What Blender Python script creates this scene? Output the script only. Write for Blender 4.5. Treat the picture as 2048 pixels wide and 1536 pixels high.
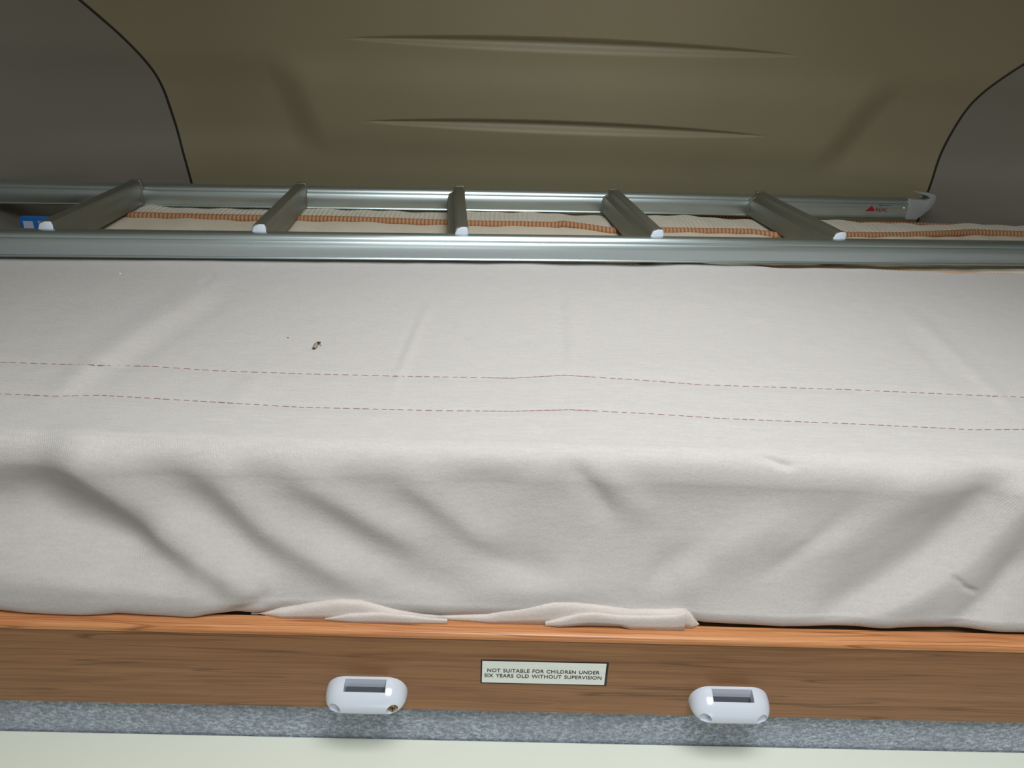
import bpy, bmesh, math, random
import numpy as np
from mathutils import Vector, Matrix
random.seed(7); rng = np.random.default_rng(7)
scn = bpy.context.scene
for o in list(bpy.data.objects): bpy.data.objects.remove(o)
COL = scn.collection

# ------------------------------------------------------------------ camera
F = 1500.0; PITCH = math.atan(690/F); YAW = 0.021; ROLL = 0.0394
CAM = np.array([0, 0, 1.75])
cd = bpy.data.cameras.new('camera'); cam = bpy.data.objects.new('camera', cd); COL.objects.link(cam)
cd.sensor_width = 36; cd.lens = F/2048*36; cd.clip_start = 0.02; cd.clip_end = 50
R = Matrix.Rotation(-YAW, 3, 'Z') @ Matrix.Rotation(math.pi/2-PITCH, 3, 'X') @ Matrix.Rotation(ROLL, 3, 'Z')
cam.matrix_world = Matrix.Translation(CAM) @ R.to_4x4()
scn.camera = cam
RM = np.array(R)
# measuring helpers: where a sight line of the photograph meets a real surface
def ray(x, y):
    d = RM @ np.array([(x-1024)/F, -(y-768)/F, -1.0]); return d/np.linalg.norm(d)
def at_z(x, y, z):
    d = ray(x, y); return CAM + d*(z-CAM[2])/d[2]
def at_y(x, y, Y):
    d = ray(x, y); return CAM + d*Y/d[1]
def proj(P):
    q = (P-CAM) @ RM; return 1024+F*q[..., 0]/-q[..., 2], 768-F*q[..., 1]/-q[..., 2]

# ------------------------------------------------------------------ world, lights, exposure
w = bpy.data.worlds.new('world'); scn.world = w; w.use_nodes = True
w.node_tree.nodes['Background'].inputs[0].default_value = (0.80, 0.92, 0.95, 1)
w.node_tree.nodes['Background'].inputs[1].default_value = 0.35
def area(name, loc, rot, sx, sy, power, col):
    l = bpy.data.lights.new(name, 'AREA'); l.shape = 'RECTANGLE'; l.size = sx; l.size_y = sy
    l.energy = power; l.color = col
    o = bpy.data.objects.new(name, l); COL.objects.link(o); o.location = loc; o.rotation_euler = rot
    return o
area('bunk_fill_light', (0.16, 0.98, 2.145), (0, 0, 0), 0.50, 0.40, 3.8, (0.95, 0.99, 1.0))  # added fill to lift mattress top and shell; no known roof window here
area('skylight_daylight', (0.16, 0.0, 2.40), (0, 0, 0), 0.56, 0.60, 16.5, (0.95, 0.99, 1.0))
area('rear_fill_light', (0.1, -1.95, 1.55), (math.pi/2, 0, 0), 1.1, 0.6, 5.5, (0.95, 0.99, 1.0))  # added weak fill from behind the camera, no window in the rear wall
vs = scn.view_settings; vs.view_transform = 'Standard'; vs.look = 'None'; vs.exposure = 0.0; vs.gamma = 1.0
vs.use_curve_mapping = False

# ------------------------------------------------------------------ helpers
def link(o, parent=None):
    COL.objects.link(o)
    if parent is not None: o.parent = parent
    return o
def tag(o, label=None, cat=None, group=None, kind=None):
    if label: o['label'] = label
    if cat: o['category'] = cat
    if group: o['group'] = group
    if kind: o['kind'] = kind
    return o
def root(name, loc, label, cat, rz=0):
    o = bpy.data.objects.new(name, None); COL.objects.link(o); o.location = loc
    o.rotation_euler = (0, 0, rz); o.empty_display_size = .05
    return tag(o, label, cat)
def mesh(name, V, Fs, mat, parent=None, smooth=False, loc=None):
    """V is given in the parent's own frame (or the world's when there is no parent)"""
    m = bpy.data.meshes.new(name); m.from_pydata([tuple(v) for v in V], [], [tuple(f) for f in Fs])
    bm = bmesh.new(); bm.from_mesh(m); bmesh.ops.recalc_face_normals(bm, faces=bm.faces); bm.to_mesh(m); bm.free()
    m.materials.append(mat)
    if smooth: m.polygons.foreach_set('use_smooth', [True]*len(m.polygons))
    o = bpy.data.objects.new(name, m)
    if loc is not None: o.location = loc
    return link(o, parent)
def bevel(o, w_, seg=3, ang=40):
    b = o.modifiers.new('bevel', 'BEVEL'); b.width = w_; b.segments = seg; b.limit_method = 'ANGLE'; b.angle_limit = math.radians(ang)
    o.data.polygons.foreach_set('use_smooth', [True]*len(o.data.polygons)); return o
def box(name, x0, x1, y0, y1, z0, z1, mat, parent=None, bev=0):
    V = [(x, y, z) for z in (z0, z1) for y in (y0, y1) for x in (x0, x1)]
    Fs = [(0,1,3,2),(4,6,7,5),(0,4,5,1),(2,3,7,6),(0,2,6,4),(1,5,7,3)]
    o = mesh(name, V, Fs, mat, parent)
    if bev: bevel(o, bev)
    return o
def grid_faces(nr, nc, wrap=False):
    f = []
    for r in range(nr-1 + (1 if wrap else 0)):
        r2 = (r+1) % nr
        for c in range(nc-1): f.append((r*nc+c, r*nc+c+1, r2*nc+c+1, r2*nc+c))
    return f
def prism(name, outline, axis_pts, mat, parent=None, smooth=False, tr=None):
    """outline: closed list of (a,b); axis_pts: positions along y; vertices (a, y, b)"""
    n = len(outline); V = []
    for y in axis_pts: V += [(a, y, b) for a, b in outline]
    Fs = []
    for k in range(len(axis_pts)-1):
        for i in range(n): Fs.append((k*n+i, k*n+(i+1) % n, (k+1)*n+(i+1) % n, (k+1)*n+i))
    Fs.append(tuple(range(n))[::-1]); Fs.append(tuple((len(axis_pts)-1)*n+i for i in range(n)))
    if tr: V = [tr(v) for v in V]
    return mesh(name, V, Fs, mat, parent, smooth)
def tube(name, P, rad, mat, parent=None, n=10, rib=0, ribamp=0, flat=1.0):
    P = [Vector(p) for p in P]; V = []
    for i, p in enumerate(P):
        t = (P[min(i+1, len(P)-1)]-P[max(i-1, 0)]).normalized()
        a = t.cross(Vector((0, 0, 1))).normalized(); b = a.cross(t).normalized()
        r = rad(i) if callable(rad) else rad
        if rib: r *= 1 + ribamp*math.sin(2*math.pi*i/rib)
        for k in range(n):
            th = 2*math.pi*k/n; V.append(p + a*math.cos(th)*r + b*math.sin(th)*r*flat)
    Fs = [(i*n+k, i*n+(k+1) % n, (i+1)*n+(k+1) % n, (i+1)*n+k) for i in range(len(P)-1) for k in range(n)]
    Fs.append(tuple(range(n))); Fs.append(tuple((len(P)-1)*n+k for k in range(n)))
    return mesh(name, V, Fs, mat, parent, True)
def lathe(name, prof, mat, parent=None, n=24, M=Matrix.Identity(4)):
    V = []; 
    for r, z in prof:
        for k in range(n): V.append(M @ Vector((r*math.cos(2*math.pi*k/n), r*math.sin(2*math.pi*k/n), z)))
    Fs = [(i*n+k, i*n+(k+1) % n, (i+1)*n+(k+1) % n, (i+1)*n+k) for i in range(len(prof)-1) for k in range(n)]
    Fs.append(tuple(range(n))); Fs.append(tuple((len(prof)-1)*n+k for k in range(n)))
    return mesh(name, V, Fs, mat, parent, True)
def sm(a): a = np.clip(a, 0, 1); return a*a*(3-2*a)
def interp(pts, x):
    pts = sorted(pts); return np.interp(x, [p[0] for p in pts], [p[1] for p in pts])

# ------------------------------------------------------------------ materials
def srgb(r, g, b):
    f = lambda c: ((c/255+0.055)/1.055)**2.4 if c/255 > 0.04045 else c/255/12.92
    return (f(r), f(g), f(b), 1)
def mat(name, col, rough=.6, metal=0, spec=.5, sheen=0, coat=0):
    m = bpy.data.materials.new(name); m.use_nodes = True; b = m.node_tree.nodes['Principled BSDF']
    b.inputs['Base Color'].default_value = col; b.inputs['Roughness'].default_value = rough
    b.inputs['Metallic'].default_value = metal; b.inputs['Specular IOR Level'].default_value = spec
    b.inputs['Sheen Weight'].default_value = sheen; b.inputs['Coat Weight'].default_value = coat
    return m, m.node_tree, b
def N(nt, t, **k):
    n = nt.nodes.new(t)
    for a, v in k.items():
        if a in n.inputs: n.inputs[a].default_value = v
        else: setattr(n, a, v)
    return n
def coords(nt, scale=(1, 1, 1), rot=(0, 0, 0)):
    tc = N(nt, 'ShaderNodeTexCoord'); mp = N(nt, 'ShaderNodeMapping')
    mp.inputs['Scale'].default_value = scale; mp.inputs['Rotation'].default_value = rot
    nt.links.new(tc.outputs['Object'], mp.inputs[0]); return mp.outputs[0]
def noise(nt, vec, scale, detail=3, rough=.5):
    n = N(nt, 'ShaderNodeTexNoise'); n.inputs['Scale'].default_value = scale
    n.inputs['Detail'].default_value = detail; n.inputs['Roughness'].default_value = rough
    nt.links.new(vec, n.inputs['Vector']); return n.outputs['Fac']
def ramp(nt, fac, stops):
    r = N(nt, 'ShaderNodeValToRGB'); e = r.color_ramp.elements
    while len(e) < len(stops): e.new(.5)
    for i, (p, c) in enumerate(stops): e[i].position = p; e[i].color = c
    nt.links.new(fac, r.inputs[0]); return r.outputs[0]
def bump(nt, b, h, strength, dist, prev=None):
    n = N(nt, 'ShaderNodeBump'); n.inputs['Strength'].default_value = strength; n.inputs['Distance'].default_value = dist
    nt.links.new(h, n.inputs['Height'])
    if prev is not None: nt.links.new(prev, n.inputs['Normal'])
    nt.links.new(n.outputs[0], b.inputs['Normal']); return n.outputs[0]
def mix(nt, fac, a, c, mode='MIX'):
    n = N(nt, 'ShaderNodeMix'); n.data_type = 'RGBA'; n.blend_type = mode
    for s, v in ((n.inputs[0], fac), (n.inputs[6], a), (n.inputs[7], c)):
        if hasattr(v, 'links'): nt.links.new(v, s)
        else: s.default_value = v
    return n.outputs[2]

def panel_mat(name, c1, c2, rough=.55):
    m, nt, b = mat(name, c1, rough, spec=.35)
    v = coords(nt)
    nt.links.new(ramp(nt, noise(nt, v, 3, 2), [(.3, c1), (.7, c2)]), b.inputs['Base Color'])
    bump(nt, b, noise(nt, v, 900, 2), .25, .0006); return m
M_shell = panel_mat('moulded_panel', (0.245, 0.212, 0.133, 1), (0.265, 0.230, 0.145, 1), .42)
M_side = panel_mat('side_panel', (0.205, 0.193, 0.160, 1), (0.215, 0.197, 0.160, 1), .5)
M_ceil = panel_mat('ceiling_panel', (0.55, 0.55, 0.48, 1), (0.60, 0.59, 0.50, 1), .6)
M_cabin = panel_mat('cabin_lining', (0.50, 0.48, 0.42, 1), (0.54, 0.52, 0.45, 1), .6)
M_floor, _, _ = mat('cabin_floor', srgb(96, 84, 70), .6)
M_gasket, _, _ = mat('seam_gasket', (0.012, 0.009, 0.007, 1), .6)
M_cream, nt_, b_ = mat('cream_laminate', srgb(232, 234, 220), .35)
bump(nt_, b_, noise(nt_, coords(nt_), 700, 2), .12, .0004)

def cloth_mat(name, base, twill=True):
    m, nt, b = mat(name, base, .95, spec=.15, sheen=.25)
    v = coords(nt)
    c = tuple(base[i]*.88 for i in range(3))+(1,); c2 = tuple(min(1, base[i]*1.06) for i in range(3))+(1,)
    n1 = noise(nt, v, 420, 3, .7)
    sl = coords(nt, (40, 260, 260), (0, 0, 0)); n2 = noise(nt, sl, 1, 4, .7)
    col = mix(nt, .5, ramp(nt, n1, [(.3, c), (.7, c2)]), ramp(nt, n2, [(.32, c), (.68, c2)]))
    nt.links.new(col, b.inputs['Base Color'])
    wv = N(nt, 'ShaderNodeTexWave'); wv.wave_type = 'BANDS'; wv.bands_direction = 'DIAGONAL'
    wv.inputs['Scale'].default_value = 300; wv.inputs['Distortion'].default_value = 1.6; wv.inputs['Detail'].default_value = 2
    wv.inputs['Detail Scale'].default_value = 2
    nt.links.new(coords(nt, (1.4, 1, -1.0)), wv.inputs['Vector'])
    p = bump(nt, b, wv.outputs['Fac'], .25, .0005)
    bump(nt, b, n1, .45, .0010, p)
    return m
M_cloth = cloth_mat('beige_twill_cover', srgb(194, 188, 185))
M_cloth2 = cloth_mat('pink_beige_cover_underside', srgb(215, 204, 198))
M_tick, nt_, b_ = mat('cream_ticking', srgb(205, 196, 178), .95, spec=.1, sheen=.2)
v_ = coords(nt_)
wv = N(nt_, 'ShaderNodeTexWave'); wv.bands_direction = 'X'; wv.inputs['Scale'].default_value = 33; wv.inputs['Distortion'].default_value = 2.5
wv.inputs['Detail'].default_value = 2; wv.inputs['Detail Scale'].default_value = .6
nt_.links.new(v_, wv.inputs['Vector'])
nt_.links.new(mix(nt_, noise(nt_, v_, 160, 3), srgb(190, 180, 160), srgb(216, 208, 192)), b_.inputs['Base Color'])
bump(nt_, b_, wv.outputs['Fac'], .6, .003)
M_side_tick, nt_, b_ = mat('cream_mattress_side', srgb(208, 198, 180), .95, spec=.1)
nt_.links.new(mix(nt_, noise(nt_, coords(nt_), 260, 3), srgb(192, 180, 160), srgb(220, 211, 195)), b_.inputs['Base Color'])
bump(nt_, b_, noise(nt_, coords(nt_), 350, 2), .5, .001)
M_bind, nt_, b_ = mat('tan_binding_tape', srgb(176, 122, 84), .9, spec=.15)
wv = N(nt_, 'ShaderNodeTexWave'); wv.bands_direction = 'X'; wv.inputs['Scale'].default_value = 42; wv.inputs['Distortion'].default_value = .6
nt_.links.new(coords(nt_), wv.inputs['Vector'])
nt_.links.new(ramp(nt_, wv.outputs['Fac'], [(.1, srgb(140, 98, 72)), (.6, srgb(178, 134, 100))]), b_.inputs['Base Color'])
bump(nt_, b_, wv.outputs['Fac'], .4, .0015)
M_serge, _, _ = mat('tan_serging_thread', srgb(205, 160, 125), .9)
M_thread, _, _ = mat('red_brown_thread', srgb(146, 108, 100), .8)

def alu(name, col, rough):
    m, nt, b = mat(name, col, rough, 1.0)
    v = coords(nt, (6, 500, 500))
    n = noise(nt, v, 1, 3, .6)
    r = N(nt, 'ShaderNodeMapRange'); r.inputs[3].default_value = rough-.05; r.inputs[4].default_value = rough+.09
    nt.links.new(n, r.inputs[0]); nt.links.new(r.outputs[0], b.inputs['Roughness'])
    bump(nt, b, n, .10, .0003); return m
M_alu = alu('brushed_aluminium', srgb(196, 208, 210), .33)
M_alu2 = alu('satin_aluminium_rung', srgb(140, 139, 128), .56)
M_cap, _, _ = mat('pale_blue_white_plastic', srgb(205, 214, 226), .4)
M_foot, _, _ = mat('grey_plastic', srgb(150, 154, 156), .5)
M_red, _, _ = mat('red_print', srgb(150, 12, 30), .5)
M_dark, _, _ = mat('dark_print', srgb(70, 55, 55), .6)
M_rivet, _, _ = mat('polished_rivet', srgb(240, 240, 238), .08, 1)

def wood(name, base, dark, light, rough, seed=0.0):
    m, nt, b = mat(name, base, rough, spec=.4)
    tc = N(nt, 'ShaderNodeTexCoord'); mp = N(nt, 'ShaderNodeMapping'); mp.inputs['Location'].default_value = (seed, seed*.7, seed*.3)
    nt.links.new(tc.outputs['Object'], mp.inputs[0]); v = mp.outputs[0]
    # slow wander of the grain
    mp2 = N(nt, 'ShaderNodeMapping'); mp2.inputs['Scale'].default_value = (4.0, 16, 16); nt.links.new(v, mp2.inputs[0])
    wob = N(nt, 'ShaderNodeTexNoise'); wob.inputs['Scale'].default_value = 1.0; wob.inputs['Detail'].default_value = 2
    nt.links.new(mp2.outputs[0], wob.inputs['Vector'])
    sc = N(nt, 'ShaderNodeVectorMath', operation='SCALE'); sc.inputs['Scale'].default_value = .013
    nt.links.new(wob.outputs['Color'], sc.inputs[0])
    ad = N(nt, 'ShaderNodeVectorMath', operation='ADD'); nt.links.new(v, ad.inputs[0]); nt.links.new(sc.outputs[0], ad.inputs[1])
    def stretched(s, k, det=3):
        q = N(nt, 'ShaderNodeMapping'); q.inputs['Scale'].default_value = s; nt.links.new(ad.outputs[0], q.inputs[0])
        return noise(nt, q.outputs[0], k, det, .6)
    broad = stretched((2.2, 70, 70), 1.0); fine = stretched((9, 520, 520), 1.0, 4); vein = stretched((1.6, 90, 90), 1.0, 1)
    col = mix(nt, .55, ramp(nt, broad, [(.3, dark), (.5, base), (.7, light)]), ramp(nt, fine, [(.3, dark), (.65, light)]))
    ve = ramp(nt, vein, [(.470, (0, 0, 0, 1)), (.498, (1, 1, 1, 1)), (.512, (0, 0, 0, 1))])
    s2 = stretched((3, 20, 20), 1.0); gate = ramp(nt, s2, [(.34, (0, 0, 0, 1)), (.5, (1, 1, 1, 1))])
    vm = mix(nt, 1.0, ve, gate, 'MULTIPLY')
    deep = tuple(dark[i]*.45 for i in range(3))+(1,)
    k = N(nt, 'ShaderNodeMath', operation='MULTIPLY'); nt.links.new(vm, k.inputs[0]); k.inputs[1].default_value = .72
    nt.links.new(mix(nt, k.outputs[0], col, deep), b.inputs['Base Color'])
    bump(nt, b, fine, .12, .0004); return m
M_wood = wood('walnut_laminate', srgb(144, 102, 68), srgb(122, 82, 52), srgb(160, 118, 80), .42)
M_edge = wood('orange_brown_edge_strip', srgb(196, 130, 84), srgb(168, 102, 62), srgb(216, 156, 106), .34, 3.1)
M_ply, _, _ = mat('plywood_base', srgb(170, 140, 105), .7)
M_felt, nt_, b_ = mat('grey_marbled_felt', srgb(150, 158, 168), 1.0, spec=.05, sheen=.3)
v_ = coords(nt_, (1, 1, 1.6), (0, .55, 0))
n1 = noise(nt_, v_, 170, 4, .72); n2 = noise(nt_, coords(nt_), 420, 3, .7); n3 = noise(nt_, v_, 14, 2)
c_ = mix(nt_, .35, ramp(nt_, n1, [(.34, srgb(96, 104, 120)), (.5, srgb(148, 158, 174)), (.66, srgb(214, 226, 242))]),
         ramp(nt_, n2, [(.36, srgb(105, 110, 120)), (.64, srgb(205, 212, 222))]))
c_ = mix(nt_, ramp(nt_, n3, [(.4, (0, 0, 0, 1)), (.65, (.35, .35, .35, 1))]), c_, srgb(128, 134, 144))
nt_.links.new(c_, b_.inputs['Base Color'])
bump(nt_, b_, n1, .6, .003)
M_socket, _, _ = mat('glossy_white_plastic', srgb(208, 214, 226), .16, spec=.5)
M_pocket, _, _ = mat('dark_socket_liner', srgb(128, 132, 140), .45)
M_brass, _, _ = mat('brass_screw_metal', srgb(190, 150, 95), .3, 1)
M_stk, nt_, b_ = mat('brushed_silver_label', srgb(228, 232, 224), .45, 0)
nt_.links.new(mix(nt_, noise(nt_, coords(nt_, (20, 1, 260)), 1, 3), srgb(220, 226, 218), srgb(246, 249, 241)), b_.inputs['Base Color'])
M_black, _, _ = mat('black_print', srgb(24, 18, 26), .5)
M_blue, _, _ = mat('blue_card', srgb(20, 105, 190), .5)
M_pale, _, _ = mat('pale_print', srgb(190, 195, 215), .5)
M_bug, nt_, b_ = mat('insect_shell', srgb(150, 128, 104), .5)
nt_.links.new(ramp(nt_, noise(nt_, coords(nt_), 900, 2), [(.35, srgb(96, 76, 62)), (.65, srgb(188, 168, 140))]), b_.inputs['Base Color'])
M_bugd, _, _ = mat('insect_dark', srgb(58, 36, 32), .5)
M_lint, _, _ = mat('white_lint', srgb(250, 250, 245), .9)

# ------------------------------------------------------------------ shell of the bunk recess
XC, AL, AR, BD = 0.125, 1.19, 1.30, 0.80
ZT = 1.417                                    # top of the mattress
RIDGES = []
def base_y(z): zr = z-ZT; return 1.78 - .14*zr - .42*zr*zr
def shell_y(X, Z):
    """depth of the moulded front wall at width X, height Z"""
    dx = X-XC; A = np.where(dx < 0, AL, AR); t = np.clip(np.abs(dx)/A, 0, 1)
    y = base_y(Z) - BD*(1-(1-t**4)**.25)
    # centre field stands proud of the flanks; its shoulders fade out towards top and bottom
    zc = 1.60; L = np.where(dx < 0, .575+.25*(Z-zc), .64+.42*(Z-zc))
    win = np.exp(-((Z-zc)/.085)**4)
    y = y - .020*win*sm(.5-(np.abs(dx)-L)/.085) + .020*win*.5
    for (xa, za, xb, zb, H, D) in RIDGES:
        s = (X-(xa+xb)/2)/((xb-xa)/2); h = H*np.clip(1-s*s, 0, 1)**.75 + 1e-6
        zm = za+(zb-za)*(X-xa)/(xb-xa); v = (zm + h*.55 - Z)/h
        prof = np.where(v < .28, sm(v/.28), 1-sm((v-.28)/.72)); prof = np.where((v < 0) | (v > 1), 0, prof)
        y = y + D*(h/H)*prof*(np.abs(s) < 1)
    return y
def hit_shell(px, py):
    d = ray(px, py); t = .5
    for _ in range(4000):
        p = CAM+d*t
        if p[1] >= shell_y(np.array(p[0]), np.array(p[2])) or abs(p[0]-XC) > 1.28: break
        t += .001
    return p
for a, b, H, D in (((690, 77), (1600, 112), .034, .014), ((728, 243), (1530, 273), .033, .014)):
    pa, pb = hit_shell(*a), hit_shell(*b); RIDGES.append((pa[0], pa[2], pb[0], pb[2], H, D))
sl = [hit_shell(*p) for p in ((160, 0), (210, 42), (255, 82), (300, 130), (325, 172), (345, 230), (365, 300), (383, 365))]
sr = [hit_shell(*p) for p in ((2048, 128), (2000, 158), (1960, 188), (1930, 222), (1905, 262), (1885, 300), (1870, 340), (1857, 380))]
def seam_fn(S):
    S = sorted([(p[2], p[0]) for p in S]); z = np.array([s[0] for s in S]); x = np.array([s[1] for s in S])
    lo = (x[1]-x[0])/(z[1]-z[0]); hi = (x[-1]-x[-2])/(z[-1]-z[-2])
    def f(Z):
        r = np.interp(Z, z, x); r = np.where(Z < z[0], x[0]+lo*(Z-z[0])*.6, r); r = np.where(Z > z[-1], x[-1]+hi*(Z-z[-1]), r)
        k = 0
        return np.clip(r, XC-AL*.985, XC+AR*.985)
    return f
fl, fr = seam_fn(sl), seam_fn(sr)
def fsm(f, Z): return sum(f(Z+d) for d in (-.02, -.01, 0, .01, .02))/5
Zr = np.concatenate([np.linspace(1.20, 1.50, 50, endpoint=False), np.linspace(1.50, 1.80, 190, endpoint=False), np.linspace(1.80, 2.15, 50)])
G = .0022
cols = 300
V = []
for z in Zr:
    xs = np.linspace(float(fsm(fl, z))+G, float(fsm(fr, z))-G, cols)
    ys = shell_y(xs, np.full(cols, z)); V += [(x, y, z) for x, y in zip(xs, ys)]
wb = mesh('wall_back', V, grid_faces(len(Zr), cols), M_shell, smooth=True); tag(wb, 'olive-brown moulded panel with two long grooves behind the bed', kind='structure')
for side, f, A, nm in ((-1, fl, AL, 'wall_left'), (1, fr, AR, 'wall_right')):
    V = []; Zs = np.linspace(1.10, 2.15, 120); nc = 0
    for z in Zs:
        x0 = float(fsm(f, z))+side*G; t0 = abs(x0-XC)/A
        ph = np.linspace(math.asin(min(1, t0**2)), math.pi/2, 60); t = np.sqrt(np.sin(ph)); xs = XC+side*A*t
        ys = shell_y(xs, np.full(60, z)); row = [(x, y, z) for x, y in zip(xs, ys)]
        ye = row[-1][1]; row += [(xs[-1], y, z) for y in np.linspace(ye-.02, .30, 12)]
        nc = len(row); V += row
    o = mesh(nm, V, grid_faces(len(Zs), nc), M_side, smooth=True)
    tag(o, 'grey-brown lining panel closing the %s end of the bunk recess' % nm[5:], kind='structure')
    P = [(float(fsm(f, z)), float(shell_y(fsm(f, z), z))+.0015, z) for z in np.linspace(1.20, 2.14, 120)]
    t = tube('trim_1' if side < 0 else 'trim_2', P, 0.0030, M_gasket, n=8)
    tag(t, 'dark seam where the olive panel meets the %s grey lining' % nm[5:], kind='structure')
XL, XR = XC-AL, XC+AR
# ceiling over the bunk and over the cabin (with the roof opening), cabin walls and floor
for x0, x1, y0, y1 in ((XL, -.10, .60, 1.85), (.42, XR, .60, 1.85), (-.10, .42, .60, .77), (-.10, .42, 1.19, 1.85)):  # bunk ceiling left open around the added fill light
    box('ceiling', x0, x1, y0, y1, 2.15, 2.17, M_ceil)['kind'] = 'structure'
box('trim_3', XL, XR, .59, .61, 2.15, 2.42, M_ceil)['kind'] = 'structure'
for nm, (x0, x1, y0, y1) in {'a': (XL, -.13, -2, .60), 'b': (.45, XR, -2, .60), 'c': (-.13, .45, -2, -.41), 'd': (-.13, .45, .21, .60)}.items():
    box('ceiling', x0, x1, y0, y1, 2.41, 2.43, M_ceil)['kind'] = 'structure'
box('floor', XL, XR, -2, .55, -.02, 0, M_floor)['kind'] = 'structure'
box('wall_cabin_left', XL-.02, XL, -2, .30, 0, 2.42, M_cabin)['kind'] = 'structure'
box('wall_cabin_right', XR, XR+.02, -2, .30, 0, 2.42, M_cabin)['kind'] = 'structure'
box('wall_cabin_rear', XL, XR, -2.04, -2.02, 0, 2.42, M_cabin)['kind'] = 'structure'

# felt strip and cream lintel under the bunk board
o = box('trim_4', XL, XR, .5285, .56, 1.05, 1.1675, M_felt); tag(o, 'grey marbled felt strip under the wooden bunk board', kind='structure')
o = box('trim_5', XL, XR, .40, .527, 1.075, 1.1185, M_cream, bev=.002); tag(o, 'cream laminate ledge below the grey felt strip', kind='structure')

# ------------------------------------------------------------------ bunk board
BY0, BY1, BZ0, BZ1 = .520, .537, 1.1665, 1.2625
bb = root('bunk_board', (0, BY0, BZ0), 'brown wood-grain bunk board with an orange-brown top edge, below the mattress', 'bed board')
def L(o, r=bb):   # world-space mesh handed to its root
    o.data.transform(Matrix.Translation(-Vector(r.location))); return o
fp = L(box('front_panel', XL+.005, XR-.005, BY0, BY1, BZ0, BZ1-.0065, M_wood, bb))
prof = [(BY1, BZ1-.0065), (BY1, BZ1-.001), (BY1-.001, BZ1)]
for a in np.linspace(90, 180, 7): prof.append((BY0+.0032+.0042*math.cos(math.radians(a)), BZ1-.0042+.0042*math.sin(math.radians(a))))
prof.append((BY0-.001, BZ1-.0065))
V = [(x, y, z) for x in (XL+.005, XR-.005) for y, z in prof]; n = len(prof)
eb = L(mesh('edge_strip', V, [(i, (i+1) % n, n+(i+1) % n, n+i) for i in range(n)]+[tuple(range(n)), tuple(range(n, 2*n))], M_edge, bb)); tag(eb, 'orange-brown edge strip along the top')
o = box('trim_6', XL+.02, XR-.02, BY1+.001, 1.60, 1.235, 1.255, M_ply); tag(o, 'plywood bed base under the two mattresses', kind='structure')

def evaluated(o, name):
    dg = bpy.context.evaluated_depsgraph_get(); m = bpy.data.meshes.new_from_object(o.evaluated_get(dg)); m.name = name; return m
def make_socket(cx, cz, screw_right):
    W, H, D, a = .0378, .0135, .0235, .0185
    V = []; nx, na = 61, 33
    for i in range(nx):
        x = -W*math.cos(math.pi*i/(nx-1)); u = max(0, abs(x)-a)/(W-a)
        s = max(1e-4, 1-u**2.15)**(1/2.15)
        for k in range(na):
            th = -math.pi/2+math.pi*k/(na-1); c, sn = abs(math.cos(th)), math.sin(th); p = 2/1.75 if sn > 0 else 2/2.8
            y = -D*(s**.8)*c**p; z = -.002+s*(.0185*sn**p if sn > 0 else -.0085*abs(sn)**p)
            V.append((x, y, z))
    Fs = grid_faces(nx, na)
    for i in range(nx-1): Fs.append((i*na, (i+1)*na, (i+1)*na+na-1, i*na+na-1))   # back
    o = mesh('ladder_socket', V, Fs, M_socket, None, True)
    m = o.data; bm = bmesh.new(); bm.from_mesh(m); bmesh.ops.remove_doubles(bm, verts=bm.verts, dist=1e-5)
    bmesh.ops.holes_fill(bm, edges=bm.edges, sides=0); bmesh.ops.recalc_face_normals(bm, faces=bm.faces); bm.to_mesh(m); bm.free()
    cuts = [box('c', -.0190, .0190, -.0140, -.0028, -.0075, .03, M_pocket)]
    for sx in (-1, 1):
        cuts.append(lathe('c', [(.0052, 0), (.0052, .05)], M_socket, None, 24, Matrix.Translation((sx*.0262, -.0175, -.0018)) @ Matrix.Rotation(math.pi/2, 4, 'X')))
    for c in cuts:
        md = o.modifiers.new('b', 'BOOLEAN'); md.operation = 'DIFFERENCE'; md.object = c; md.solver = 'EXACT'
    me = evaluated(o, 'ladder_socket'); o.modifiers.clear()
    for p in me.polygons: p.material_index = 0
    me.materials.clear(); me.materials.append(M_socket)
    o.data = me
    for c in cuts: bpy.data.objects.remove(c)
    o.data.set_sharp_from_angle(angle=math.radians(35))
    o.data.polygons.foreach_set('use_smooth', [True]*len(me.polygons))
    o.parent = bb; o.location = Vector((cx, BY0, cz))-Vector(bb.location)
    # liner of the pocket
    t = .0006; x0, x1, y0, y1, z0, z1 = -.0188, .0188, -.0138, -.0030, -.0073, .0072
    V = [(x, y, z) for z in (z0, z1) for y in (y0, y1) for x in (x0, x1)]
    lin = mesh('pocket_liner', V, [(0,1,3,2), (0,4,5,1), (2,3,7,6), (0,2,6,4), (1,5,7,3)], M_pocket, o)
    sd = lin.modifiers.new('s', 'SOLIDIFY'); sd.thickness = t; tag(lin, 'dark grey hollow in the top of the socket')
    Mx = Matrix.Translation((.0262, -.0180, -.0018)) @ Matrix.Rotation(math.pi/2, 4, 'X')
    if screw_right:
        sc = lathe('screw', [(.0001, .0016), (.002, .0018), (.0034, .0012), (.0044, 0), (.0044, -.001)], M_brass, o, 24, Mx); tag(sc, 'brass cross-head screw in the right hole')
        V = []; Fs = []
        for (hx, hz) in ((.0026, .0006), (.0006, .0026)):
            b0 = len(V)
            V += [(.0262+sx*hx, -.0180-dy, -.0018+sz*hz) for dy in (.0012, .0021) for sz in (-1, 1) for sx in (-1, 1)]
            Fs += [tuple(b0+i for i in f) for f in ((0,1,3,2),(4,6,7,5),(0,4,5,1),(2,3,7,6),(0,2,6,4),(1,5,7,3))]
        mesh('screw_slot', V, Fs, M_bugd, o)
    return o
s1 = make_socket(-.1135, 1.1905, True); tag(s1, 'left white socket with a brass screw showing in one hole')
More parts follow.
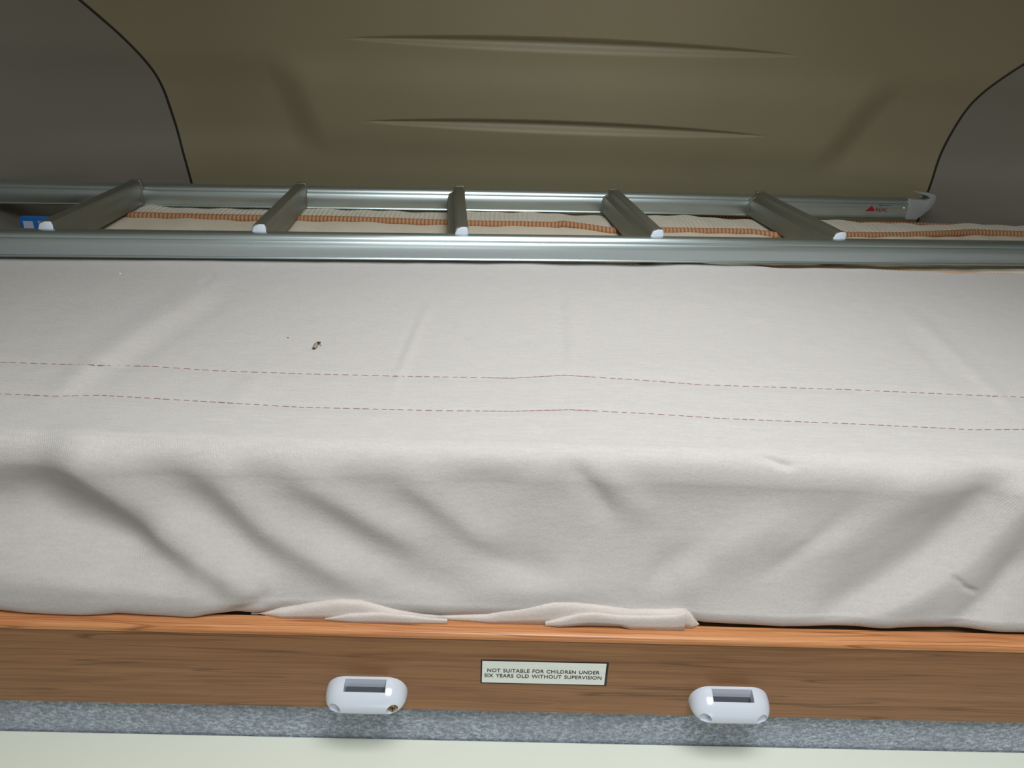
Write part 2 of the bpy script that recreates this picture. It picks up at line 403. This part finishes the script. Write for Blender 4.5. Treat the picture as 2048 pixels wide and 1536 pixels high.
s2 = make_socket(.2275, 1.1885, False); tag(s2, 'right white socket with two empty screw holes')

# warning sticker
def text_mesh(name, s, x0, x1, z0, z1, y, M_, parent, off=0.0, flip=None):
    cu = bpy.data.curves.new('t', 'FONT'); cu.body = s; cu.extrude = 0; cu.offset = off; cu.space_character = 1.06; cu.space_word = 1.3
    to = bpy.data.objects.new('t', cu); COL.objects.link(to)
    bpy.context.view_layer.update()
    me = evaluated(to, name); bpy.data.objects.remove(to)
    co = np.array([v.co[:] for v in me.vertices]); lo = co.min(0); hi = co.max(0)
    for v, c in zip(me.vertices, co):
        v.co = (x0+(c[0]-lo[0])/(hi[0]-lo[0])*(x1-x0), y, z0+(c[1]-lo[1])/(hi[1]-lo[1])*(z1-z0))
    me.materials.clear(); me.materials.append(M_); o = bpy.data.objects.new(name, me); link(o, parent)
    sd = o.modifiers.new('s', 'SOLIDIFY'); sd.thickness = .00012; sd.offset = 0
    return o
c4 = [at_y(x, y, BY0) for x, y in ((962, 1318), (1218, 1326), (1212, 1371), (961, 1366))]
sx0, sz1, sx1, sz0 = c4[0][0], (c4[0][2]+c4[1][2])/2, (c4[1][0]+c4[2][0])/2, (c4[2][2]+c4[3][2])/2
st = L(box('warning_sticker', sx0, sx1, BY0-.0004, BY0, sz0, sz1, M_black, bb)); tag(st, 'silver warning sticker with a black border')
fx = .0013
L(box('silver_field', sx0+fx, sx1-fx*1.6, BY0-.0006, BY0-.0004, sz0+fx, sz1-fx, M_stk, st))
sw, sh = sx1-sx0, sz1-sz0
t1 = L(text_mesh('lettering', 'NOT SUITABLE FOR CHILDREN UNDER', sx0+sw*.052, sx0+sw*.935, sz0+sh*.50, sz0+sh*.65, BY0-.0007, M_black, st, .012))
t2 = L(text_mesh('lettering', 'SIX YEARS OLD WITHOUT SUPERVISION', sx0+sw*.030, sx0+sw*.955, sz0+sh*.28, sz0+sh*.43, BY0-.0007, M_black, st, .012))

# ------------------------------------------------------------------ mattress nearest the camera, with its wrinkled cover
mf = root('mattress', (.25, .60, 1.255), 'beige fabric-covered mattress behind the wooden board, with two stitched seams', 'mattress')
NX = 760; XM0, XM1 = -.85, XR-.03
xs = np.unique(np.concatenate([np.linspace(XM0, -.80, 8), np.linspace(-.80, .95, NX), np.linspace(.95, XM1, 30)]))
def hem_y(x): return 1.243+.010*x
prof = []   # (y, z, ny, nz, kind)   kind: share of the fold displacement
for t in np.linspace(0, 1, 210): prof.append([1-t, None, 0, 1, 1])           # top, filled per column
Rr = .026; cy, cz = .570+Rr, ZT-Rr
for a in np.linspace(90, 178, 24)[1:]:
    a = math.radians(a); prof.append([cy+Rr*math.cos(a), cz+Rr*math.sin(a), math.cos(a), math.sin(a), 1])
y0_, z0_ = prof[-1][0], prof[-1][1]
for t in np.linspace(0, 1, 120)[1:]:
    dy, dz = (.5345-y0_), (1.2815-z0_); sl_ = dy*1.9*t**.9; q_ = math.hypot(sl_, dz)
    prof.append([y0_+dy*t**1.9, z0_+dz*t, dz/q_, -sl_/q_, 1])
for a in np.linspace(150, 268, 18)[1:]:
    a = math.radians(a); prof.append([.544+.012*math.cos(a), 1.2752+.012*math.sin(a), math.cos(a), math.sin(a), max(0, math.cos(a)*-1)**1.5])
prof.append([.555, 1.2632, 0, -1, 0]); prof.append([.60, 1.2585, 0, -1, 0]); prof.append([1.22, 1.2585, 0, -1, 0]); prof.append([1.232, 1.275, 1, 0, 0]); prof.append([1.232, 1.395, 1, 0, 0])
NP = len(prof); NXc = len(xs)
Yg = np.zeros((NP, NXc)); Zg = np.zeros_like(Yg); NYg = np.zeros_like(Yg); NZg = np.zeros_like(Yg); Kg = np.zeros_like(Yg)
for i, (y, z, ny, nz, k) in enumerate(prof):
    if z is None:
        t = 1-y; t = t**.97; h = hem_y(xs)+.004*np.sin(xs*23)+.002*np.sin(xs*61+1)
        Yg[i] = h+(.570+Rr-h)*t; e = np.clip((Yg[i]-(h-.02))/.02, 0, 1); Zg[i] = ZT-.010*e**2.2
    else: Yg[i] = y; Zg[i] = z
    NYg[i] = ny; NZg[i] = nz; Kg[i] = k
Xg = np.tile(xs, (NP, 1))
PX, PY = proj(np.stack([Xg, Yg, Zg], -1))
def seg_dist(px, py, pts):
    """signed distance to a polyline (positive below / left of travel), and position 0..1 along it"""
    best = np.full(px.shape, 1e9); sd = np.zeros(px.shape); tt = np.zeros(px.shape)
    Ls = [math.dist(pts[i], pts[i+1]) for i in range(len(pts)-1)]; tot = sum(Ls); acc = 0
    for i, l in enumerate(Ls):
        ax, ay = pts[i]; bx_, by_ = pts[i+1]; ux, uy = (bx_-ax)/l, (by_-ay)/l
        t = np.clip((px-ax)*ux+(py-ay)*uy, 0, l); dx = px-ax-ux*t; dy = py-ay-uy*t; d = np.hypot(dx, dy)
        s = np.sign(ux*(py-ay)-uy*(px-ax)); m = d < best
        best = np.where(m, d, best); sd = np.where(m, d*s, sd); tt = np.where(m, (acc+t)/tot, tt); acc += l
    return sd, tt
def fold(pts, amp, wn, wp, soft=.25, pw=2):
    """soft ridge (amp>0) or valley (amp<0) in the cloth; wn / wp = widths on its two sides"""
    sd, tt = seg_dist(PX, PY, pts); wd = np.where(sd > 0, wp, wn)
    end = sm(tt/soft)*sm((1-tt)/soft) if soft > 0 else 1
    return amp*np.exp(-np.abs(sd/wd)**pw)*end
D = np.zeros_like(Xg); mm = .001
# --- broad folds of the hanging front
front = [
 ([(60, 880), (160, 930), (290, 1040), (420, 1125), (500, 1185), (560, 1235)], 9, 60, 38, .2),
 ([(-60, 960), (80, 985), (230, 1060), (360, 1140), (470, 1205)], -6, 45, 60, .3),
 ([(-190, 1150), (60, 1160), (250, 1180), (440, 1215)], 8, 80, 60, .1),
 ([(-190, 1000), (60, 1015), (200, 1050), (330, 1110)], -8, 60, 60, .15),
 ([(330, 910), (440, 960), (540, 1060), (640, 1120), (760, 1200)], 6, 40, 34, .25),
 ([(300, 950), (400, 1020), (500, 1100), (600, 1170)], -3.5, 36, 36, .3),
 ([(540, 930), (640, 980), (760, 1050), (880, 1110)], 4.5, 34, 30, .3),
 ([(600, 1010), (700, 1080), (820, 1150), (960, 1190)], -4, 40, 34, .3),
 ([(760, 935), (860, 990), (960, 1070), (1060, 1120)], 4, 40, 28, .3),
 ([(930, 1080), (1040, 1130), (1150, 1160)], -3.5, 40, 30, .4),
 ([(1120, 905), (1190, 985), (1240, 1060)], -2.5, 20, 30, .35),
 ([(1190, 915), (1250, 990), (1330, 1060)], 3.0, 30, 34, .4),
 ([(1330, 1230), (1400, 1130), (1500, 1070), (1640, 1030)], 4.5, 40, 50, .3),
 ([(1290, 1200), (1340, 1130), (1440, 1080)], -3.5, 30, 34, .4),
 ([(1600, 1260), (1720, 1190), (1850, 1110), (1960, 1010), (2060, 930)], -6, 40, 34, .2),
 ([(1700, 1275), (1800, 1215), (1930, 1130), (2050, 1010), (2120, 960)], 7, 34, 50, .2),
 ([(1880, 1290), (1980, 1190), (2080, 1080)], -4, 26, 30, .3),
 ([(1560, 1150), (1700, 1080), (1830, 990), (1940, 930)], 3.5, 40, 40, .35),
 ([(430, 1235), (520, 1205), (545, 1170)], -4, 14, 14, .4),
 ([(900, 1185), (1050, 1190), (1250, 1180)], 3, 40, 40, .4),
 ([(880, 960), (1010, 965), (1090, 940)], -2, 30, 30, .4),
 ([(1500, 905), (1560, 925), (1600, 935)], -2.0, 5, 9, .3),
 ([(1890, 1140), (1925, 1172), (1965, 1188)], -1.8, 5, 7, .3),
 ([(1480, 1170), (1560, 1130), (1660, 1060), (1740, 990)], -2.0, 18, 18, .4)]
for pts, a, wn, wp, soft in front: D += fold(pts, 1.3*a*mm, wn, wp, soft)
# --- creases in the flat top
top = [
 ([(470, 525), (400, 590), (300, 650), (200, 720), (110, 790), (80, 830)], 5.0, 20, 28, .25),
 ([(520, 540), (450, 600), (350, 665), (250, 735), (150, 800)], -1.6, 16, 18, .35),
 ([(872, 585), (835, 660), (800, 750), (770, 818)], 1.8, 9, 15, .3),
 ([(848, 600), (812, 680), (780, 760)], -1.2, 9, 9, .4),
 ([(1113, 550), (1120, 640), (1128, 745)], -1.7, 12, 12, .25),
 ([(1140, 560), (1150, 650), (1150, 760)], 1.2, 16, 16, .3),
 ([(1790, 615), (1860, 665), (1940, 740), (2060, 850)], 2.2, 14, 12, .25),
 ([(1780, 640), (1850, 700), (1930, 780)], -1.3, 12, 12, .35),
 ([(1445, 838), (1456, 855)], 1.2, 6, 6, .2),
 ([(430, 548), (400, 575)], -1.4, 8, 8, .2),
 ([(560, 720), (480, 790), (430, 850)], 1.4, 26, 22, .4),
 ([(0, 700), (120, 610), (220, 560)], -1.2, 40, 40, .4),
 ([(1160, 640), (1450, 660), (1800, 640)], -1.2, 40, 40, .4),
 ([(950, 730), (1300, 735), (1600, 740)], 1.3, 26, 22, .4)]
for pts, a, wn, wp, soft in top: D += fold(pts, a*mm, wn, wp, soft)
# --- seams pull the cloth in a little
S1 = [(-380, 708), (-80, 722), (0, 725), (180, 731), (300, 733), (430, 742), (600, 748), (800, 753), (1024, 757), (1130, 751), (1300, 762), (1400, 770), (1700, 780), (1900, 789), (2048, 795), (2130, 797), (2900, 826)]
S2 = [(-380, 772), (-80, 784), (0, 788), (110, 793), (200, 791), (400, 803), (600, 815), (760, 819), (880, 822), (1024, 823), (1140, 820), (1300, 828), (1450, 838), (1700, 848), (1950, 860), (2048, 859), (2130, 862), (2900, 889)]
for S in (S1, S2): D += fold(S, -.9*mm, 7, 7, 0)
# --- quiet random swell, wandering hem
def swell(kx, ky, amp, n):
    s = np.zeros_like(Xg); Sg = np.cumsum(np.hypot(np.diff(Yg, axis=0, prepend=Yg[:1]), np.diff(Zg, axis=0, prepend=Zg[:1])), axis=0)
    for _ in range(n):
        a, b = rng.normal(0, kx), rng.normal(0, ky); s += np.sin(a*Xg+b*Sg+rng.uniform(0, 6.28))
    return amp*s/math.sqrt(n)
frontmask = sm((PY-900)/60)
D += swell(9, 12, .9*mm, 14)*(1-frontmask) + swell(22, 30, 1.5*mm, 18)*frontmask + swell(70, 80, .22*mm, 20)
edge_fade = np.ones_like(D)
Kt = Kg*sm((PY-512)/25 + .35)
D *= Kt
# hem waves at the back, under the ladder rail
back = np.exp(-((Yg-hem_y(Xg))/.05)**2)*(Kg > 0)*(NZg == 1)
D += back*mm*(1.8*np.sin(Xg*21+.6)+1.2*np.sin(Xg*47)-1.2)*sm((.62-Xg)/.4)
Yg2 = Yg+NYg*D; Zg2 = Zg+NZg*D
# the lower edge: sagging scallops that lie on the board
low = np.exp(-((Zg-1.268)/.024)**2)*(Kg > 0)*(Yg < .62)
sc_ = interp([(-200, 0), (0, -2), (60, 3), (170, 5), (235, -2), (330, -1), (430, 2), (490, 0), (560, -5), (700, -7), (880, -4), (1100, -7), (1360, -7), (1410, -1), (1560, 3), (1700, 0), (1800, -5), (1900, -2), (2000, 3), (2200, 2)], PX)
Yg2 -= low*sc_*mm*1.0
Yg2 = np.where(Yg < .60, .5270+.0035*np.logaddexp(0, (Yg2-.5270)/.0035), Yg2)
Zg2 = np.where(Yg < .60, np.maximum(Zg2, 1.2632), Zg2)
Zg2 = np.where((Kg == 0), Zg, Zg2)
V = np.stack([Xg, Yg2, Zg2], -1).reshape(-1, 3)
Fs = [tuple(f) for f in grid_faces(NP, NXc, True)]
Fs.append(tuple(i*NXc for i in range(NP))); Fs.append(tuple(i*NXc+NXc-1 for i in range(NP)))
cov = mesh('cover', V, Fs, M_cloth, mf, True); L(cov, mf); tag(cov, 'wrinkled beige twill cover')
# the flat surface again, to lay the stitches on
ntop = 235
def on_cover(px, py):
    p = at_z(px, py, ZT)
    if p[1] < cy:      # past the rounded edge
        p = at_y(px, py, .566)
    j = int(np.clip(np.searchsorted(xs, p[0]), 1, NXc-1)); col_y = Yg[:210, j]; col_z = Zg2[:210, j]
    z = float(np.interp(-p[1], -col_y, col_z)); q = at_z(px, py, z); return Vector((q[0], q[1], float(np.interp(-q[1], -col_y, col_z))))
def dense(S, step):
    out = [];
    for i in range(len(S)-1):
        l = math.dist(S[i], S[i+1]); n = max(1, round(l/step))
        for k in range(n): t = k/n; out.append((S[i][0]+(S[i+1][0]-S[i][0])*t, S[i][1]+(S[i+1][1]-S[i][1])*t))
    return out+[S[-1]]
for S in (S1, S2):
    V = []; Fs = []; line = [on_cover(*p) for p in dense(S, 3.0)]
    i = 0
    while i < len(line)-6:
        ln = random.choice((4, 5, 5)); gap = random.choice((1, 2)) if not 960 < S[0][0]+i*3.0 < 1180 else 0
        seg = line[i:i+ln+1]; i += ln+gap
        for k, p in enumerate(seg):
            t = (seg[min(k+1, len(seg)-1)]-seg[max(0, k-1)]).normalized(); sd_ = Vector((-t.y, t.x, 0)).normalized()
            hgt = .0005 if 0 < k < len(seg)-1 else .0001; wd = .00032
            b0 = len(V); V += [p-sd_*wd-Vector((0, 0, .0004)), p+Vector((0, 0, hgt+.0002)), p+sd_*wd-Vector((0, 0, .0004))]
            if k: Fs += [(b0-3, b0-2, b0+1, b0), (b0-2, b0-1, b0+2, b0+1), (b0-1, b0-3, b0, b0+2)]
    L(tag(mesh('stitching', V, Fs, M_thread, mf), 'row of red-brown thread stitches'), mf)
# serged tan hem
P = [(x, hem_y(x)+.0005, ZT-.0065+.0006*math.sin(x*60)) for x in np.arange(XM0+.01, XM1-.01, .0022)]
L(tag(tube('serged_hem', P, .0022, M_serge, mf, 6, rib=3, ribamp=.35), 'tan overlocked edge'), mf)

# tucked excess cloth lying along the back of the board
def ribbon(name, top_px, x0p, x1p, ybase, thick, mt, lean=.004, droop=None):
    n = 150; V = []; m = 22
    for i in range(n):
        px = x0p+(x1p-x0p)*i/(n-1); py = float(interp(top_px, px)); p = at_y(px, py, ybase)
        x = p[0]; h = max(.0012, p[2]-BZ1); fl_ = .0 if droop is None else float(interp(droop, px))*mm
        for k in range(m):
            u = k/(m-1); a = math.pi*u
            # over the top of the fold: back foot -> crest -> front foot
            z = BZ1+.0004+fl_*(1 if u > .5 else 0)*sm(np.array((u-.5)*2)) + (h-.0004-fl_*(1 if u > .5 else 0)*float(sm(np.array((u-.5)*2))))*math.sin(a)**.55
            y = ybase + thick*min(1, max(.12, h/.009))*(math.cos(a)) - lean*math.sin(a)*.3
            V.append((x, y, float(z)))
    o = mesh(name, V, grid_faces(n, m), mt, mf, True); L(o, mf)
    sd = o.modifiers.new('s', 'SOLIDIFY'); sd.thickness = .0012; sd.offset = -1
    return o
up = [(488, 1232), (520, 1224), (560, 1214), (620, 1204), (680, 1197), (720, 1199), (760, 1208), (800, 1218), (840, 1226), (880, 1229), (930, 1227), (975, 1224), (1000, 1217), (1060, 1209), (1110, 1202), (1150, 1203), (1200, 1209), (1260, 1216), (1330, 1217), (1370, 1216), (1380, 1221), (1398, 1248)]
tag(ribbon('tucked_cloth', up, 503, 1398, .5385, .0060, M_cloth2), 'pinkish beige tuck of surplus cloth')
up2 = [(650, 1236), (700, 1226), (760, 1223), (820, 1228), (860, 1234), (900, 1237)]
tag(ribbon('tucked_cloth', up2, 650, 895, .5325, .0035, M_cloth2), 'small inner tuck')
up3 = [(1085, 1244), (1120, 1235), (1160, 1225), (1190, 1223), (1240, 1229), (1300, 1230), (1350, 1228), (1372, 1222)]
tag(ribbon('tucked_cloth', up3, 1090, 1372, .5325, .0035, M_cloth2, droop=[(1090, 0), (1140, 2), (1180, 4), (1240, 4), (1265, 0), (1372, 0)]), 'doubled tuck ending in a small loop')

# ------------------------------------------------------------------ rear mattress
mr = root('mattress', (.2, 1.45, 1.255), 'cream ribbed-ticking mattress with tan binding, lying under the ladder at the back', 'mattress')
bind_px = [(60, 418), (130, 421), (270, 430), (450, 433), (600, 436), (750, 440), (900, 444), (1110, 450), (1125, 447), (1220, 460), (1330, 459), (1500, 463), (1560, 471), (1620, 470), (1690, 468), (1800, 469), (1900, 466), (1950, 464), (2048, 467), (2150, 468)]
bp = [at_z(a, b, ZT+.003) for a, b in bind_px]; bindX = [p[0] for p in bp]; bindY = [p[1] for p in bp]
def bind_y(x): return np.interp(x, bindX, bindY)
xr = np.linspace(-.845, 1.22, 400)
def back_y(x): return np.minimum(1.655, shell_y(x, np.full(np.shape(x), 1.30))-.03)
rows = []
nr1, nr2 = 26, 30
wob = lambda x, y: .0016*np.sin(x*17+y*9)+.0010*np.sin(x*41-y*13)+.0008*np.sin(x*90+y*30)
for t in np.linspace(0, 1, nr1):
    y = hem_y(xr)+.004+(bind_y(xr)-.004-hem_y(xr)-.004)*t; z = ZT-.006*(1-t)**3-.001+wob(xr, y)*.8; rows.append((y, z))
rows_top = []
for t in np.linspace(0, 1, nr2):
    y = bind_y(xr)+.004+(back_y(xr)-bind_y(xr)-.004)*t; z = ZT+.0005+.003*math.sin(math.pi*t)-.014*t**6+wob(xr, y)*1.3; rows_top.append((y, z))
def sheet(name, rws, mt, closed_extra):
    allr = rws+closed_extra; V = []
    sk = lambda y: np.clip((y-1.25)/.27, 0, 1)
    for y, z in allr:
        # left end runs askew
        xx = xr.copy(); end = -.795-.24*np.clip(y-1.30, 0, .3); e = np.clip((-.70-xx)/.145, 0, 1); xx = np.where(xx < -.70, -.70+(end+.70)*e, xx)
        zz = z-.012*np.clip((e-.85)/.15, 0, 1)**2; V += list(zip(xx, y, zz))
    n = len(xr); Fs = grid_faces(len(allr), n, True); Fs += [tuple(i*n for i in range(len(allr))), tuple(i*n+n-1 for i in range(len(allr)))]
    return L(mesh(name, V, Fs, mt, mr, True), mr)
o_ = np.ones_like(xr)
sheet('side_band', rows, M_side_tick, [(rows[-1][0], 1.30*o_), (rows[-1][0], 1.257*o_), (rows[0][0], 1.257*o_), (rows[0][0], 1.30*o_)])
sheet('ribbed_top', rows_top, M_tick, [(rows_top[-1][0]+.004, 1.38*o_), (rows_top[-1][0], 1.257*o_), (rows_top[0][0]-.003, 1.257*o_), (rows_top[0][0]-.003, 1.36*o_)])
bx = np.arange(-.80, 1.215, .0026)
P = [(x, float(bind_y(x)), ZT+.0005+.0008*math.sin(x*15)) for x in bx]
tag(L(tube('binding', P, .0088, M_bind, mr, 10, rib=3, ribamp=.07, flat=.85), mr), 'tan ribbed binding tape across the mattress')
P = [(x, float(back_y(np.array([x]))[0])+.003, ZT-.008) for x in np.arange(-.83, 1.215, .004)]
L(tube('binding', P, .0032, M_bind, mr, 8), mr)
P = [(-.795-.24*max(0, y-1.30)-.002, y, ZT-.009) for y in np.arange(1.26, 1.64, .006)]
L(tube('binding', P, .006, M_bind, mr, 8), mr)

# ------------------------------------------------------------------ ladder lying on the mattresses
LA = .092; LX, LY, LZ = .017, 1.188, 1.4215
ld = root('ladder', (LX, LY, LZ), 'aluminium bunk ladder lying flat across the mattresses, five rungs', 'ladder', LA)
RH = .0455; RT = .025; WID = .380
def rail_outline():
    # (y, z) seen from the end: face towards the camera at y=0
    return [(.003, 0), (0, .0012), (-.0014, .0030), (-.0008, .0045), (.0006, .0052), (-.0006, .012), (-.0012, .022), (-.0002, .0315),
            (.0012, .0335), (.0024, .0337), (.0022, .0345), (.0030, .0380), (.0058, .0420), (.0100, .0445), (.0145, .0455),
            (.0190, .0448), (.0225, .0420), (.0243, .037), (.025, .030), (.0255, .010), (.0245, .002), (.0225, 0)]
def rail(x0, x1, yoff, hs=.905):
    out = [(y, z*hs) for y, z in rail_outline()]; n = len(out)
    V = [(x, yoff+y, z) for x in (x0, x1) for y, z in out]
    Fs = [(i, (i+1) % n, n+(i+1) % n, n+i) for i in range(n)]+[tuple(range(n)), tuple(range(n, 2*n))]
    return mesh('side_rail', V, Fs, M_alu, ld, False)
def smooth_rail(o):
    o.data.polygons.foreach_set('use_smooth', [True]*len(o.data.polygons)); o.data.set_sharp_from_angle(angle=math.radians(38)); return o
r1 = smooth_rail(rail(-.845, .940, 0)); r2 = smooth_rail(rail(-1.02, .912, WID, .965))
RX = [-.709, -.394, -.078, .244, .561]
cs = [(.0100, -.0005), (.0070, .0010), (-.0060, .0005), (-.0090, -.0015), (-.0100, -.0100), (-.0112, -.0118), (-.0185, -.0160), (-.0212, -.0260),
      (-.0225, -.0380), (-.0220, -.0460), (-.0190, -.0490), (-.010, -.0495), (.0040, -.0490), (.0080, -.0470), (.0092, -.0400),
      (.0104, -.0290), (.0098, -.0270), (.0110, -.0150), (.0112, -.0040)]
ZR = .0515
skew = lambda v: (v[0]+(v[1]-.19)*.020, v[1], v[2])
for i, rx in enumerate(RX):
    a = [(rx+x, ZR+z) for x, z in cs]
    o = prism('rung', a, [.016, WID+.001], M_alu2, ld, True, tr=skew); o.data.set_sharp_from_angle(angle=math.radians(30))
    cc = [(rx+(x+.005)*1.10-.005, ZR-.026+(z+.026)*1.055) for x, z in cs]
    q = prism('collar', cc, [WID-.0075, WID+.0008], M_alu2, o, False, tr=skew); bevel(q, .0012, 2)
    cp = [(rx+(x+.004)*1.04-.004, ZR+z*.99) for x, z in cs if z > -.020]+[(rx-.0175, ZR-.020), (rx+.0112, ZR-.020)]
    cp = [(rx+.0104, ZR-.020), (rx+.0108, ZR-.005), (rx+.0090, ZR+.0004), (rx+.0010, ZR+.0006), (rx-.0070, ZR-.0025), (rx-.0100, ZR-.009), (rx-.0120, ZR-.020)]
    q = prism('end_cap', cp, [.0135, .0190], M_cap, o, False, tr=skew); bevel(q, .0012, 2); tag(q, 'pale blue-white plastic end cap')
def foot(yoff, par, end):
    out = [(-.001, -.0012), (.024, -.0022), (.036, .008), (.050, .022), (.056, .034), (.058, .047), (.052, .0535), (.036, .0560), (.022, .0570), (.016, .0550),
           (.036, .0500), (.046, .0440), (.042, .0400), (.0, .0420), (-.001, .0424)]
    out = [(end+a, b) for a, b in out]
    q = prism('end_foot', out, [yoff-.0022, yoff+.027], M_foot, ld); bevel(q, .0015, 2); tag(q, 'grey plastic hooked foot'); return q
foot(0, r1, .938); foot(WID, r2, .909)
# print and rivet on the far rail
def on_rail(px, py):   # local x,z on the face of the far rail
    Rl = Matrix.Rotation(LA, 3, 'Z'); d = Vector(ray(px, py)); nrm = Rl @ Vector((0, 1, 0)); p0 = Vector((LX, LY, LZ))+nrm*(WID-.001)
    t = (p0-Vector(CAM)).dot(nrm)/d.dot(nrm); q = Rl.transposed() @ (Vector(CAM)+d*t-Vector((LX, LY, LZ))); return q.x, q.z
rvx, rvz = on_rail(1809, 416.5)
lathe('rivet', [(.0034, -.001), (.0034, .0), (.0026, .0012), (.0012, .0018), (.0001, .002)], M_rivet, r2, 16, Matrix.Translation((rvx, WID-.0012, rvz)) @ Matrix.Rotation(math.pi/2, 4, 'X'))
yy = WID-.0016
tri = [on_rail(1730, 422.5), on_rail(1744, 411), on_rail(1749.5, 422)]
V = [(x, y, z) for y in (yy, yy+.0006) for x, z in tri]
tag(mesh('emblem', V, [(0, 1, 2), (5, 4, 3), (0, 3, 4, 1), (1, 4, 5, 2), (2, 5, 3, 0)], M_red, r2), 'red triangle emblem')
a, b = on_rail(1751, 423), on_rail(1776, 416)
text_mesh('lettering', 'REAL', a[0], b[0], a[1], b[1], yy, M_red, r2)
a, b = on_rail(1758, 410.2), on_rail(1784, 409.4)
V = [(a[0], yy, a[1]), (a[0]+.004, yy, a[1]+.0018), (a[0]+.004, yy, a[1]+.0003), (b[0], yy, a[1]+.0003), (b[0], yy, a[1]-.0003), (a[0]+.004, yy, a[1]-.0003), (a[0]+.004, yy, a[1]-.0012)]
V2 = V+[(x, y+.0006, z) for x, y, z in V]; n = 7
mesh('arrow_print', V2, [tuple(range(n)), tuple(range(n, 2*n))[::-1]]+[(i, (i+1) % n, n+(i+1) % n, n+i) for i in range(n)], M_dark, r2)

# ------------------------------------------------------------------ blue carton in the gap at the left end
pk = root('carton', (-.850, 1.36, 1.255), 'small blue carton with pale printed panels in the gap beside the left wall', 'carton')
p0, p1 = at_y(37, 434, 1.36), at_y(112, 434, 1.36); hx = (p1[0]-p0[0])/2; pk.location.x = (p0[0]+p1[0])/2; pk.location.z = 1.2555
ht = p0[2]-1.2555
box('carton_body', -hx, hx, 0, .014, 0, ht, M_blue, pk, .001)
box('printed_panel', -hx*.82, -hx*.30, -.0005, 0, ht-.075, ht-.0068, M_pale, pk)
box('printed_panel', -.02*hx, hx*.72, -.0005, 0, ht-.075, ht-.0060, M_pale, pk)

# ------------------------------------------------------------------ insect and specks on the cover
c = on_cover(632, 693.5); bd_ = on_cover(641, 683)-on_cover(627, 703)
bg = root('insect', tuple(c+Vector((0, 0, .0009))), 'dead brown insect lying on the beige mattress cover', 'insect')
bg.rotation_euler = (0, 0, math.atan2(bd_.y, bd_.x))
def ell(name, cx, cy_, cz_, rx, ry, rz_, mt, par, taper=0, n=16, m=10):
    V = []
    for i in range(m+1):
        th = math.pi*i/m; xx = -math.cos(th)
        for k in range(n):
            ph = 2*math.pi*k/n; s = math.sin(th)*(1+taper*xx)
            V.append((cx+rx*xx, cy_+ry*s*math.cos(ph), cz_+rz_*s*math.sin(ph)))
    return mesh(name, V, grid_faces(m+1, n)+[(i*n+n-1, i*n, (i+1)*n, (i+1)*n+n-1) for i in range(m)], mt, par, True)
ell('abdomen', -.0022, 0, .0008, .0070, .0026, .0018, M_bug, bg, -.25)
ell('thorax', .0048, .0004, .0010, .0022, .0014, .0013, M_bug, bg)
tag(ell('head', .0080, -.0012, .0012, .0012, .0028, .0012, M_bugd, bg), 'dark head')
tag(ell('tail_tip', -.0088, 0, .0008, .0012, .0015, .0011, M_bugd, bg), 'dark tail tip')
for dy, ln in ((-1, .0050), (-1, .0035), (1, .0024)):
    x0 = .0010 if ln > .004 else .003
    tube('leg', [(x0, dy*.001, .001), (x0+.0012, dy*(.001+ln*.5), .0018), (x0+.0004, dy*(.001+ln), 0)], .0003, M_bugd, bg, 6)
q = on_cover(240, 548); l1 = ell('lint_speck', 0, 0, 0, .0019, .0014, .0007, M_lint, None); l1.location = q+Vector((0, 0, .0007)); tag(l1, 'tiny white lint speck on the cover near the left end of the ladder', 'lint')
q = on_cover(576, 676); l2 = ell('crumb', 0, 0, 0, .0009, .0008, .0006, M_bugd, None); l2.location = q+Vector((0, 0, .0005)); tag(l2, 'tiny dark crumb on the cover, left of the insect', 'crumb')
